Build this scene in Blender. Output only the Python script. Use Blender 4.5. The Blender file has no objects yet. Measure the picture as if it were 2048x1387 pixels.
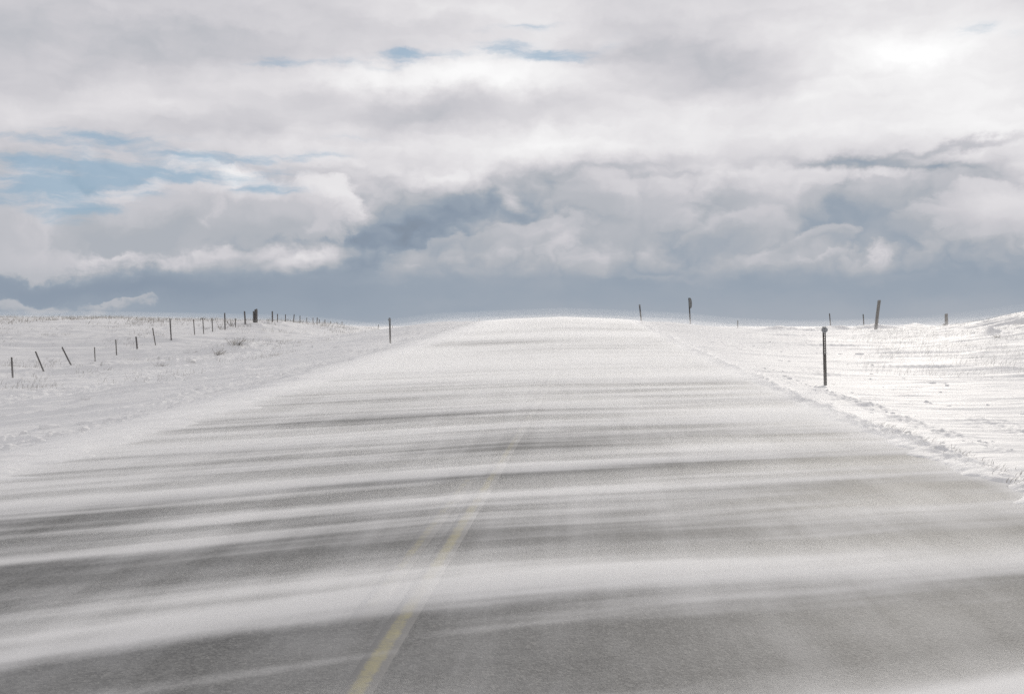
import bpy, math, random
import numpy as np
from mathutils import Vector, Matrix, Euler

sc = bpy.context.scene
COL = sc.collection
RAD = math.radians

# ------------------------------------------------------------------ camera
F = 2010.0                       # focal length in photo pixels (photo 2048 wide)
CAM = Vector((0.78, 0.0, 1.40))
YAW = math.atan(126.0 / F)       # camera looks left of the road axis
PITCH = math.atan(48.5 / F)      # and a little down
cam_d = bpy.data.cameras.new("camera")
cam_d.sensor_fit = 'HORIZONTAL'
cam_d.sensor_width = 36.0
cam_d.lens = 36.0 * F / 2048.0
cam_d.clip_start = 0.05
cam_d.clip_end = 60000.0
cam = bpy.data.objects.new("camera", cam_d)
COL.objects.link(cam)
cam.location = CAM
cam.rotation_euler = Euler((RAD(90) - PITCH, 0.0, YAW), 'XYZ')
sc.camera = cam
CROT = np.array(cam.rotation_euler.to_matrix())
CAMN = np.array(CAM)

def ray(px, py):
    d = CROT @ np.array([(px - 1024.0) / F, -(py - 693.5) / F, -1.0])
    return d / np.linalg.norm(d)

def azel(px, py):
    d = ray(px, py)
    return math.atan2(d[0], d[1]), math.asin(d[2])

# ------------------------------------------------------------------ render settings
sc.view_settings.view_transform = 'Standard'
sc.view_settings.look = 'None'
sc.view_settings.gamma = 1.0
sc.view_settings.exposure = 0.0
sc.view_settings.use_curve_mapping = False
cy = sc.cycles
cy.use_denoising = False
try:
    cy.denoiser = 'OPENIMAGEDENOISE'
    cy.denoising_input_passes = 'RGB_ALBEDO_NORMAL'
    cy.denoising_prefilter = 'ACCURATE'
except Exception:
    pass
cy.max_bounces = 4
cy.diffuse_bounces = 2
cy.glossy_bounces = 2
cy.transparent_max_bounces = 16
cy.volume_bounces = 1
cy.volume_max_steps = 256
cy.sample_clamp_indirect = 4.0
cy.use_adaptive_sampling = False

# ------------------------------------------------------------------ node helper
class NT:
    def __init__(s, tree):
        s.t = tree
        s.n = tree.nodes
        s.l = tree.links
    def new(s, typ, **kw):
        n = s.n.new(typ)
        for k, v in kw.items():
            setattr(n, k, v)
        return n
    def put(s, sock, v):
        if isinstance(v, bpy.types.NodeSocket):
            s.l.new(v, sock)
        elif v is not None:
            sock.default_value = v
    def math(s, op, a, b=None, c=None, clamp=False):
        n = s.new('ShaderNodeMath', operation=op, use_clamp=clamp)
        s.put(n.inputs[0], a); s.put(n.inputs[1], b); s.put(n.inputs[2], c)
        return n.outputs[0]
    def vmath(s, op, a, b=None, c=None):
        n = s.new('ShaderNodeVectorMath', operation=op)
        s.put(n.inputs[0], a); s.put(n.inputs[1], b)
        if c is not None:
            s.put(n.inputs[2], c)
        return n.outputs['Value'] if op in ('DOT_PRODUCT', 'LENGTH') else n.outputs[0]
    def scale(s, v, f):
        n = s.new('ShaderNodeVectorMath', operation='SCALE')
        s.put(n.inputs[0], v); s.put(n.inputs['Scale'], f)
        return n.outputs[0]
    def comb(s, x, y, z=0.0):
        n = s.new('ShaderNodeCombineXYZ')
        s.put(n.inputs[0], x); s.put(n.inputs[1], y); s.put(n.inputs[2], z)
        return n.outputs[0]
    def sep(s, v):
        n = s.new('ShaderNodeSeparateXYZ'); s.put(n.inputs[0], v)
        return n.outputs[0], n.outputs[1], n.outputs[2]
    def noise(s, v, scale=1.0, detail=4.0, rough=0.5, dist=0.0, col=False, lac=2.0, dim='2D'):
        n = s.new('ShaderNodeTexNoise', noise_dimensions=dim)
        s.put(n.inputs['Vector'], v)
        n.inputs['Scale'].default_value = scale
        n.inputs['Detail'].default_value = detail
        n.inputs['Roughness'].default_value = rough
        n.inputs['Lacunarity'].default_value = lac
        n.inputs['Distortion'].default_value = dist
        return n.outputs['Color'] if col else n.outputs[0]
    def mapr(s, v, a, b, c=0.0, d=1.0, smooth=True):
        n = s.new('ShaderNodeMapRange', interpolation_type='SMOOTHSTEP' if smooth else 'LINEAR')
        s.put(n.inputs['Value'], v); s.put(n.inputs['From Min'], a); s.put(n.inputs['From Max'], b)
        s.put(n.inputs['To Min'], c); s.put(n.inputs['To Max'], d)
        return n.outputs[0]
    def mixf(s, f, a, b):
        n = s.new('ShaderNodeMix', data_type='FLOAT')
        s.put(n.inputs[0], f); s.put(n.inputs[2], a); s.put(n.inputs[3], b)
        return n.outputs[0]
    def mixc(s, f, a, b):
        n = s.new('ShaderNodeMix', data_type='RGBA')
        s.put(n.inputs[0], f); s.put(n.inputs[6], a); s.put(n.inputs[7], b)
        return n.outputs[2]
    def ramp(s, f, stops, interp='LINEAR'):
        n = s.new('ShaderNodeValToRGB')
        n.color_ramp.interpolation = interp
        el = n.color_ramp.elements
        while len(el) > 1:
            el.remove(el[-1])
        for i, (p, c) in enumerate(stops):
            e = el[0] if i == 0 else el.new(p)
            e.position = p
            e.color = c if len(c) == 4 else (c[0], c[1], c[2], 1)
        s.put(n.inputs[0], f)
        return n.outputs[0]
    def blob(s, v, cx, cy_, rx, ry, rot):
        """gaussian of elliptical radius around (cx,cy) on the vector v"""
        m = s.new('ShaderNodeMapping', vector_type='TEXTURE')
        s.put(m.inputs['Vector'], v)
        m.inputs['Location'].default_value = (cx, cy_, 0)
        m.inputs['Rotation'].default_value = (0, 0, RAD(rot))
        m.inputs['Scale'].default_value = (rx, ry, 1)
        r2 = s.vmath('DOT_PRODUCT', m.outputs[0], m.outputs[0])
        return s.math('POWER', 0.36788, r2), m.outputs[0]

def srgb(r, g, b):
    def f(c):
        c /= 255.0
        return c / 12.92 if c <= 0.04045 else ((c + 0.055) / 1.055) ** 2.4
    return (f(r), f(g), f(b), 1.0)

# ------------------------------------------------------------------ world: winter sky with broken cloud
SUN_AZ, SUN_EL = azel(1850, 105)
world = bpy.data.worlds.new("World")
sc.world = world
world.use_nodes = True
world.cycles.sampling_method = 'MANUAL'
world.cycles.sample_map_resolution = 512
W = NT(world.node_tree)
W.n.clear()
tc = W.new('ShaderNodeTexCoord')
dx, dy, dz = W.sep(tc.outputs['Generated'])
az = W.math('ARCTAN2', dx, dy)
el = W.math('ARCSINE', dz)
K = F / 1000.0
qx = W.math('MULTIPLY', az, K)
qy = W.math('MULTIPLY', el, K)
Q = W.comb(qx, qy, 0.0)

def kp(px, py):
    a, e = azel(px, py)
    return a * K, e * K

# domain warp: billows
w1 = W.noise(W.vmath('MULTIPLY', Q, (4.0, 6.0, 1.0)), 1.0, 3.0, 0.55, col=True)
w2 = W.noise(W.vmath('MULTIPLY', Q, (14.0, 20.0, 1.0)), 1.0, 5.0, 0.6, col=True)
w3 = W.noise(W.vmath('MULTIPLY', Q, (2.2, 9.0, 1.0)), 1.0, 4.0, 0.55, col=True)
o1 = W.vmath('MULTIPLY', W.vmath('SUBTRACT', w1, (0.5, 0.5, 0.5)), (0.11, 0.09, 0.0))
o2 = W.vmath('MULTIPLY', W.vmath('SUBTRACT', w2, (0.5, 0.5, 0.5)), (0.05, 0.045, 0.0))
o3 = W.vmath('MULTIPLY', W.vmath('SUBTRACT', w3, (0.5, 0.5, 0.5)), (0.20, 0.05, 0.0))
QW = W.vmath('ADD', W.vmath('ADD', Q, o1), o2)         # for heaped clouds
QS = W.vmath('ADD', W.vmath('ADD', Q, o3), o2)         # for drawn-out sheets
QG = W.vmath('ADD', W.vmath('ADD', Q, W.vmath('MULTIPLY', o3, (0.5, 0.35, 0.0))), W.vmath('MULTIPLY', o2, (0.8, 0.5, 0.0)))   # for the gaps

# base brightness by elevation (display-like units)
L = W.ramp(W.math('MULTIPLY', qy, 0.5), [
    (0.000, (.645,) * 3), (0.02, (.625,) * 3), (0.045, (.610,) * 3), (0.065, (.66,) * 3), (0.09, (.70,) * 3), (0.125, (.765,) * 3),
    (0.17, (.825,) * 3), (0.23, (.835,) * 3), (0.30, (.785,) * 3), (0.36, (.74,) * 3), (0.55, (.69,) * 3), (1.0, (.72,) * 3)])
# brighter towards the hidden sun, all over the right half
sx, sy = kp(1850, 100)
g, _ = W.blob(Q, sx, sy, 1.05, 0.50, 0)
L = W.math('MULTIPLY_ADD', g, 0.085, L)
# drawn-out streak texture
nA = W.noise(W.vmath('MULTIPLY', QS, (1.6, 8.5, 1.0)), 1.0, 5.0, 0.48)
nB = W.noise(W.vmath('MULTIPLY', QW, (5.0, 8.0, 1.0)), 1.0, 6.0, 0.48)
amp = W.mapr(qy, 0.04, 0.16, 0.12, 1.0)
dA = W.math('MULTIPLY', W.math('SUBTRACT', nA, 0.5), 0.23)
dB = W.math('MULTIPLY', W.math('SUBTRACT', nB, 0.5), W.mapr(qy, .16, .34, .19, .11))
L = W.math('MULTIPLY_ADD', W.math('ADD', dA, dB), amp, L)

# soft light and dark masses: (px, py, rx, ry, rot, amount), photo pixels turned into directions
SOFT = [
    (150, 60, 420, 90, -8, -.035), (700, 60, 260, 50, 4, -.030), (1100, 35, 330, 40, 0, .030),
    (200, 150, 240, 40, 14, -.02), (120, 215, 260, 30, 3, .025),
    (790, 222, 270, 34, 3, -.125), (430, 250, 200, 26, 0, -.045), (900, 158, 320, 26, 3, .075),
    (700, 150, 160, 20, 0, .035), (1390, 128, 190, 58, -12, -.15), (1230, 95, 120, 36, 0, -.035),
    (1340, 175, 90, 30, 0, -.035),
    (1840, 108, 100, 30, -4, .125), (1960, 250, 130, 70, 0, .03), (1650, 40, 300, 34, 0, .02),
    (1140, 287, 130, 22, 2, .07), (1500, 240, 330, 50, 0, .03), (1300, 322, 200, 16, 2, -.045),
    (960, 415, 230, 52, 18, -.135), (1085, 362, 110, 32, 10, -.085), (830, 465, 120, 40, 24, -.085), (1110, 430, 120, 45, 0, -.07),
    (1040, 400, 28, 18, -20, .16), (930, 505, 170, 22, 14, .045),
    (1430, 405, 52, 34, 0, -.115), (1725, 425, 115, 46, 8, -.17), (1640, 450, 80, 40, 30, -.09),
    (1960, 365, 90, 30, 0, -.19), (1660, 378, 45, 13, 0, -.13), (1350, 352, 60, 9, 0, -.07), (1240, 355, 60, 8, 4, -.05),
    (1200, 480, 190, 38, 0, .05), (1050, 470, 110, 22, 14, .05), (1300, 230, 260, 60, 0, .02), (1170, 530, 40, 22, 0, .055), (1300, 480, 80, 30, 0, .02),
    (1560, 480, 130, 38, 20, .05), (1750, 500, 46, 24, 20, .135), (1600, 505, 60, 16, 12, .05), (1870, 470, 130, 34, -6, .05),
    (2010, 425, 75, 40, 0, .10), (1560, 345, 260, 14, 0, .07), (1750, 362, 130, 10, 0, .05),
    (1720, 325, 150, 10, -3, -.12), (1850, 300, 170, 8, 4, -.09), (1800, 335, 120, 7, -3, -.10), (1660, 312, 60, 8, 6, -.07), (1950, 285, 80, 6, 4, -.06),
    (230, 522, 320, 17, 2, .165), (610, 522, 70, 20, 10, .14), (500, 505, 120, 12, 0, .035),
    (420, 470, 200, 22, 3, -.055), (100, 500, 130, 30, 0, .02), (70, 470, 60, 40, 40, .05),
    (200, 578, 300, 26, 0, -.045), (950, 590, 500, 26, 0, -.012), (1900, 560, 240, 40, 0, -.015), (1500, 560, 300, 30, 0, -.01),
    (760, 560, 160, 22, 0, .02), (880, 600, 200, 14, 0, .012), (1300, 552, 130, 7, -3, .02),
    (860, 350, 180, 26, -8, .07), (560, 300, 300, 40, 0, .02), (1250, 420, 70, 44, 0, .04), (1560, 400, 90, 46, 0, .05),
]
for (px, py, rx, ry, rot, a) in SOFT:
    cx, c2 = kp(px, py)
    g, _ = W.blob(QS if ry < 24 else QW, cx, c2, rx / 1000, ry / 1000, rot)
    L = W.math('MULTIPLY_ADD', g, a, L)

# billows: bright bosses with darker creases between, in the belt of heaped cloud
nP = W.noise(W.vmath('MULTIPLY', QW, (9.0, 13.0, 1.0)), 1.0, 3.0, 0.5)
bil = W.math('ABSOLUTE', W.math('MULTIPLY', W.math('SUBTRACT', nP, 0.5), 2.0))
belt = W.math('MULTIPLY', W.mapr(qy, .07, .13), W.mapr(qy, .26, .36, 1.0, .25))
L = W.math('MULTIPLY_ADD', W.math('MULTIPLY', W.math('SUBTRACT', bil, .22), .15), belt, L)

# heaped clouds with shaped edges and a lit top: (px, py, rx, ry, rot, top, base, opacity, light dir)
HEAP = [
    (60, 455, 135, 90, 0, .84, .74, .85, 40),
    (330, 425, 200, 80, 15, .85, .71, .95, 80),
    (400, 388, 82, 66, 0, .93, .79, 1.0, 40),
    (285, 450, 110, 62, 20, .76, .69, .9, 90),
    (580, 425, 160, 70, -4, .86, .72, .9, 75),
    (640, 410, 85, 62, 0, .905, .77, .85, 55),
    (520, 445, 105, 42, 8, .75, .70, .85, 80),
    (1240, 420, 105, 72, 0, .79, .69, .65, 70),
    (1560, 405, 125, 72, 0, .85, .70, .70, 60),
    (1760, 430, 150, 78, 4, .72, .62, .75, 90),
    (1985, 430, 90, 55, 0, .84, .75, .7, 60),
    (1050, 470, 125, 34, 12, .79, .69, .55, 70), (905, 505, 110, 24, 14, .74, .67, .5, 80),
    (1190, 385, 66, 44, 0, .83, .72, .55, 50), (1310, 385, 58, 40, 0, .82, .72, .5, 60),
    (1480, 470, 105, 38, 8, .80, .69, .55, 70), (1630, 500, 95, 22, 12, .79, .68, .55, 80), (1880, 455, 70, 36, 0, .80, .70, .5, 70),
    (45, 620, 62, 24, 0, .78, .63, .6, 90),
    (225, 619, 70, 11, 0, .77, .65, .6, 90),
]
eN = W.math('SUBTRACT', W.noise(W.vmath('MULTIPLY', QW, (16.0, 20.0, 1.0)), 1.0, 6.0, 0.55), 0.5)
for (px, py, rx, ry, rot, top, bot, op, ld) in HEAP:
    cx, c2 = kp(px, py)
    g, loc = W.blob(QW, cx, c2, rx / 1000, ry / 1000, rot)
    m = W.mapr(W.math('MULTIPLY_ADD', eN, 0.55, g), 0.28, 0.52, 0.0, op)
    a = RAD(ld - rot)
    s_ = W.vmath('DOT_PRODUCT', loc, (math.cos(a), math.sin(a), 0.0))
    s_ = W.math('MULTIPLY_ADD', W.math('ADD', eN, dB), 0.8, s_)
    lum = W.mapr(s_, -0.35, 0.75, bot, top)
    L = W.mixf(m, L, lum)

# gaps of clear sky
GAPS = [
    (110, 275, 180, 9, 2, .85), (230, 312, 240, 12, 1, .72), (60, 322, 130, 9, 0, .8), (110, 365, 140, 18, 0, .82), (220, 350, 110, 13, 0, .72),
    (140, 398, 85, 26, 0, .8), (30, 390, 60, 10, 0, .6), (160, 430, 40, 16, 20, .55),
    (460, 350, 95, 8, 4, .85), (525, 374, 62, 8, 0, 1.0), (625, 313, 55, 7, 4, .75), (420, 316, 90, 6, 0, .55),
    (700, 278, 60, 6, 0, .4), (535, 121, 60, 9, 6, .75), (668, 119, 45, 7, 0, .65), (805, 112, 55, 12, 12, .95),
    (965, 104, 80, 10, 8, .7), (1100, 111, 80, 10, -6, .8), (1060, 58, 80, 6, 4, .5), (1950, 60, 36, 9, 0, .7),
    (2040, 68, 18, 6, 0, .4), (1210, 90, 40, 10, 25, .4), (300, 345, 60, 9, 0, .5),
]
B = None
for (px, py, rx, ry, rot, a) in GAPS:
    cx, c2 = kp(px, py)
    g, _ = W.blob(QG, cx, c2, rx / 1000 * 1.2, ry / 1000 * 1.3, rot)
    B = W.math('MULTIPLY', g, a) if B is None else W.math('MULTIPLY_ADD', g, a, B)
nG = W.noise(W.vmath('MULTIPLY', QG, (7.0, 38.0, 1.0)), 1.0, 5.0, 0.6)
bn = W.math('MULTIPLY', W.math('SUBTRACT', nG, 0.54), 2.6)
B = W.mapr(W.math('ADD', B, W.math('MULTIPLY', bn, W.mapr(B, 0.05, 0.5))), 0.04, 1.30, 0.0, 0.70)

# cloud colour: slate when thin of light, warm white where lit
CC = W.ramp(L, [
    (0.50, srgb(128, 139, 153)), (0.58, srgb(139, 152, 168)), (0.64, srgb(153, 164, 177)), (0.70, srgb(177, 181, 188)),
    (0.78, srgb(203, 202, 207)), (0.86, srgb(223, 221, 224)), (0.93, srgb(240, 239, 240)), (1.00, srgb(255, 255, 255))])
nish = W.new('ShaderNodeTexSky', sky_type='NISHITA')
nish.sun_disc = False
nish.sun_elevation = SUN_EL
nish.sun_rotation = SUN_AZ
nish.air_density = 1.0
nish.dust_density = 0.6
nish.ozone_density = 2.0
clear = W.mixc(0.85, W.scale(nish.outputs[0], 0.075), srgb(132, 170, 198))
bg_sky = W.new('ShaderNodeBackground'); W.l.new(clear, bg_sky.inputs[0]); bg_sky.inputs[1].default_value = 1.0
bg_cl = W.new('ShaderNodeBackground'); W.l.new(CC, bg_cl.inputs[0]); bg_cl.inputs[1].default_value = 1.0
# the rest of the vault, away from the road ahead, is plain broken overcast (cheap to evaluate)
nR = W.noise(W.vmath('MULTIPLY', Q, (1.2, 3.0, 1.0)), 1.0, 3.0, 0.5)
LR = W.ramp(W.math('MULTIPLY', qy, 0.5), [
    (0.000, (.645,) * 3), (0.045, (.62,) * 3), (0.12, (.80,) * 3), (0.23, (.84,) * 3), (0.36, (.78,) * 3), (0.55, (.74,) * 3), (1.0, (.76,) * 3)])
LR = W.math('MULTIPLY_ADD', W.math('SUBTRACT', nR, 0.5), 0.12, LR)
cR = W.ramp(LR, [(0.50, srgb(128, 139, 153)), (0.64, srgb(157, 166, 175)), (0.78, srgb(203, 201, 204)), (0.93, srgb(240, 238, 236))])
bg_rest = W.new('ShaderNodeBackground'); W.l.new(cR, bg_rest.inputs[0])
inside = W.math('MULTIPLY', W.math('MULTIPLY', W.mapr(az, RAD(-46), RAD(-38), 0.0, 1.0), W.mapr(az, RAD(34), RAD(42), 1.0, 0.0)),
                W.math('MULTIPLY', W.mapr(el, RAD(-3), RAD(-1), 0.0, 1.0), W.mapr(el, RAD(24), RAD(30), 1.0, 0.0)))
mx = W.new('ShaderNodeMixShader')
W.l.new(B, mx.inputs[0]); W.l.new(bg_cl.outputs[0], mx.inputs[1]); W.l.new(bg_sky.outputs[0], mx.inputs[2])
mo = W.new('ShaderNodeMixShader')
W.l.new(inside, mo.inputs[0]); W.l.new(bg_rest.outputs[0], mo.inputs[1]); W.l.new(mx.outputs[0], mo.inputs[2])
wo = W.new('ShaderNodeOutputWorld'); W.l.new(mo.outputs[0], wo.inputs[0])

# ------------------------------------------------------------------ sun behind thin cloud
sun_d = bpy.data.lights.new("sun", 'SUN')
sun_d.energy = 2.2
sun_d.angle = RAD(8)
sun_d.color = (1.0, 0.94, 0.85)
sun = bpy.data.objects.new("sun", sun_d)
COL.objects.link(sun)
sd = Vector((math.sin(SUN_AZ) * math.cos(SUN_EL), math.cos(SUN_AZ) * math.cos(SUN_EL), math.sin(SUN_EL)))
sun.rotation_euler = sd.to_track_quat('Z', 'Y').to_euler()
#@@REST

# ------------------------------------------------------------------ numpy noise
def hsh(ix, iy, seed):
    h = (ix.astype(np.int64) * 374761393 + iy.astype(np.int64) * 668265263 + seed * 974711) & 0xffffffff
    h = ((h ^ (h >> 13)) * 1274126177) & 0xffffffff
    return ((h ^ (h >> 16)) & 0xffff) / 65535.0

def pnoise(x, y, seed=0):
    x0 = np.floor(x); y0 = np.floor(y)
    fx = x - x0; fy = y - y0
    ux = fx * fx * fx * (fx * (fx * 6 - 15) + 10); uy = fy * fy * fy * (fy * (fy * 6 - 15) + 10)
    def gr(i, j):
        a = hsh(x0 + i, y0 + j, seed) * 2 * np.pi
        return np.cos(a) * (fx - i) + np.sin(a) * (fy - j)
    a = gr(0, 0) * (1 - ux) + gr(1, 0) * ux
    b = gr(0, 1) * (1 - ux) + gr(1, 1) * ux
    return (a * (1 - uy) + b * uy) * 1.5

def fbm(x, y, seed=0, octv=4, gain=0.5):
    s = 0.0; a = 1.0
    for k in range(octv):
        s = s + a * pnoise(x, y, seed + k * 17)
        x = x * 2.03 + 5.1; y = y * 2.03 - 3.7; a *= gain
    return s

def sstep(a, b, x):
    t = np.clip((x - a) / (b - a), 0, 1)
    return t * t * (3 - 2 * t)

# ------------------------------------------------------------------ lie of the land
_ry = np.array([-60, -10, 0, 10, 14, 23, 35, 51, 60, 68, 76, 90, 120, 160, 300, 6000.])
_rz = np.array([-.05, 0, 0, .06, .11, .29, .66, 1.23, 1.54, 1.69, 1.68, 1.38, .5, -.6, -2.5, -2.5])
_yy = np.arange(-80, 400, 0.25)
_zz = np.interp(_yy, _ry, _rz)
_k = np.hanning(49); _k /= _k.sum()
_zz = np.convolve(np.pad(_zz, 24, mode='edge'), _k, 'valid')

def road_z(y):
    return np.interp(y, _yy, _zz)

HALF = 4.6

def crown(x, y):
    return (.015 + .022 * sstep(25, 60, np.asarray(y, float))) * np.abs(x)
# columns across the view: x -> (y list, z list) ; None = follows the road with an offset
PROF = [
    (-3000, [(-60, -1), (200, -1), (1000, -1.0)]),
    (-300, [(-60, -1), (40, -.2), (100, 1.0), (200, 0), (400, -1.3)]),
    (-110, [(-60, -.9), (40, .4), (80, 1.5), (130, 1.9), (200, .6), (400, -1.4)]),
    (-46, [(-60, -.9), (20, -.7), (40, -.2), (50, .30), (62, .95), (72, 1.35), (84, 1.72), (105, 1.80), (140, .6), (220, -1), (400, -1.5)]),
    (-33, [(-60, -1.1), (30, -1.05), (42, -.75), (50, -.25), (58, .32), (68, 1.0), (80, 1.48), (95, 1.60), (112, 1.2), (150, .0), (400, -1.5)]),
    (-24.2, [(-60, -1.2), (44.6, -1.22), (46.7, -1.04), (49.5, -.82), (52.3, -.6), (54.7, -.40), (57, -.13), (59.7, .22), (62, .44),
             (66, .70), (69, .84), (72, .95), (76, 1.08), (79, 1.15), (83, 1.34), (91, 1.37), (98, 1.26), (108, .98), (130, .3), (200, -1.2), (400, -1.5)]),
    (-17, [(-60, -1.2), (0, -1.15), (35, -1.1), (46, -.75), (55, -.22), (62, .10), (70, .36), (80, .45), (90, .42), (100, .3), (130, -.1), (200, -1.3), (400, -1.5)]),
    (-12.3, [(-60, -1.0), (0, -1.0), (22, -.85), (35, -.45), (46, -.02), (56, .38), (64, .72), (70, .86), (80, .80), (95, .5), (130, .0), (200, -1.4), (400, -1.6)]),
    (-8.5, [(-60, -.65), (0, -.65), (15, -.55), (23, -.35), (35, .02), (46, .38), (56, .88), (64, 1.25), (69, 1.42), (78, 1.40), (95, 1.0), (130, .1), (200, -1.5), (400, -1.8)]),
    (-7.0, [(-60, -.45), (0, -.45), (15, -.38), (23, -.18), (35, .16), (46, .42), (56, .92), (64, 1.28), (69, 1.44), (78, 1.40), (95, 1.0), (130, .1), (200, -1.5), (400, -1.8)]),
    (-5.4, None, -.10),
    (-4.7, None, -.065),
    (4.7, None, -.065),
    (5.6, None, -.13),
    (7.6, [(-60, -.2), (0, -.2), (12, -.16), (21, .0), (38, .38), (51, .90), (60, 1.24), (70, 1.42), (80, 1.38), (95, 1.1), (130, .2), (200, -1.4), (400, -2)]),
    (11, [(-60, -.25), (0, -.25), (20, -.08), (38, .34), (51, .72), (62, .92), (74, 1.00), (85, .92), (100, .7), (130, .1), (200, -1.5), (400, -2)]),
    (15, [(-60, -.3), (0, -.3), (20, -.1), (38, .32), (50, .64), (60, .80), (72, .78), (85, .62), (100, .5), (130, .1), (200, -1.5), (400, -2)]),
    (20.5, [(-60, -.3), (0, -.3), (25, .0), (38, .45), (46, .86), (54, .98), (60, 1.02), (68, .94), (80, .72), (100, .6), (130, 0), (200, -1.5), (400, -2)]),
    (24, [(-60, -.3), (0, -.2), (25, .15), (36, .75), (42, .85), (50, 1.28), (56, 1.58), (61, 1.30), (66, 1.0), (72, .98), (90, .8), (130, 0), (200, -1.5), (400, -2)]),
    (30, [(-60, -.3), (0, -.1), (25, .4), (40, 1.3), (50, 2.2), (57, 2.55), (63, 1.9), (70, 1.15), (100, .7), (200, -1.5), (400, -2)]),
    (60, [(-60, -.3), (0, .3), (40, 2.2), (70, 2.4), (110, 1.0), (200, -1.5), (400, -2)]),
    (300, [(-60, -.5), (60, 1.), (200, -1.0), (400, -1.5)]),
    (3000, [(-60, -1), (200, -1.0), (1000, -1.0)]),
]
_px = np.array([p[0] for p in PROF], float)

def _col(p, y):
    if p[1] is None:
        return road_z(y) + p[2] - .022 * sstep(25, 60, y) * 4.7
    a = np.array(p[1])
    return np.interp(y, a[:, 0], a[:, 1])

# smooth table of the columns on a fine grid, blurred, then sampled
_gx = np.concatenate([np.arange(-140, 140.01, 0.5)])
_gy = np.arange(-60, 420, 0.5)
_cols = np.stack([_col(p, _gy) for p in PROF], 0)           # (ncol, ny)
_tab = np.empty((len(_gx), len(_gy)))
for j in range(len(_gy)):
    _tab[:, j] = np.interp(_gx, _px, _cols[:, j])
def _blur(a, n, ax):
    k = np.hanning(n + 2)[1:-1]; k /= k.sum()
    return np.apply_along_axis(lambda v: np.convolve(np.pad(v, n // 2, mode='edge'), k, 'valid'), ax, a)
_tb = _blur(_blur(_tab, 13, 1), 7, 0)
_mask = (1 - sstep(5.5, 8.0, np.abs(_gx)))[:, None]
_tab = _blur(_tab, 9, 1) * _mask + _tb * (1 - _mask)

def land_z(x, y):
    """smooth ground height without surface detail"""
    x = np.asarray(x, float); y = np.asarray(y, float)
    xi = np.clip((x - _gx[0]) / 0.5, 0, len(_gx) - 1.001); yi = np.clip((y - _gy[0]) / 0.5, 0, len(_gy) - 1.001)
    i = xi.astype(int); j = yi.astype(int); fx = xi - i; fy = yi - j
    z = (_tab[i, j] * (1 - fx) + _tab[i + 1, j] * fx) * (1 - fy) + (_tab[i, j + 1] * (1 - fx) + _tab[i + 1, j + 1] * fx) * fy
    far = sstep(150, 420, np.hypot(x, y))
    return z * (1 - far) + np.minimum(-1.0, 1.4 - .0036 * np.hypot(x, y)) * far

# wind blows across the road, a little away from the camera
WA = RAD(65)
WX, WY = math.sin(WA), math.cos(WA)

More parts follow.
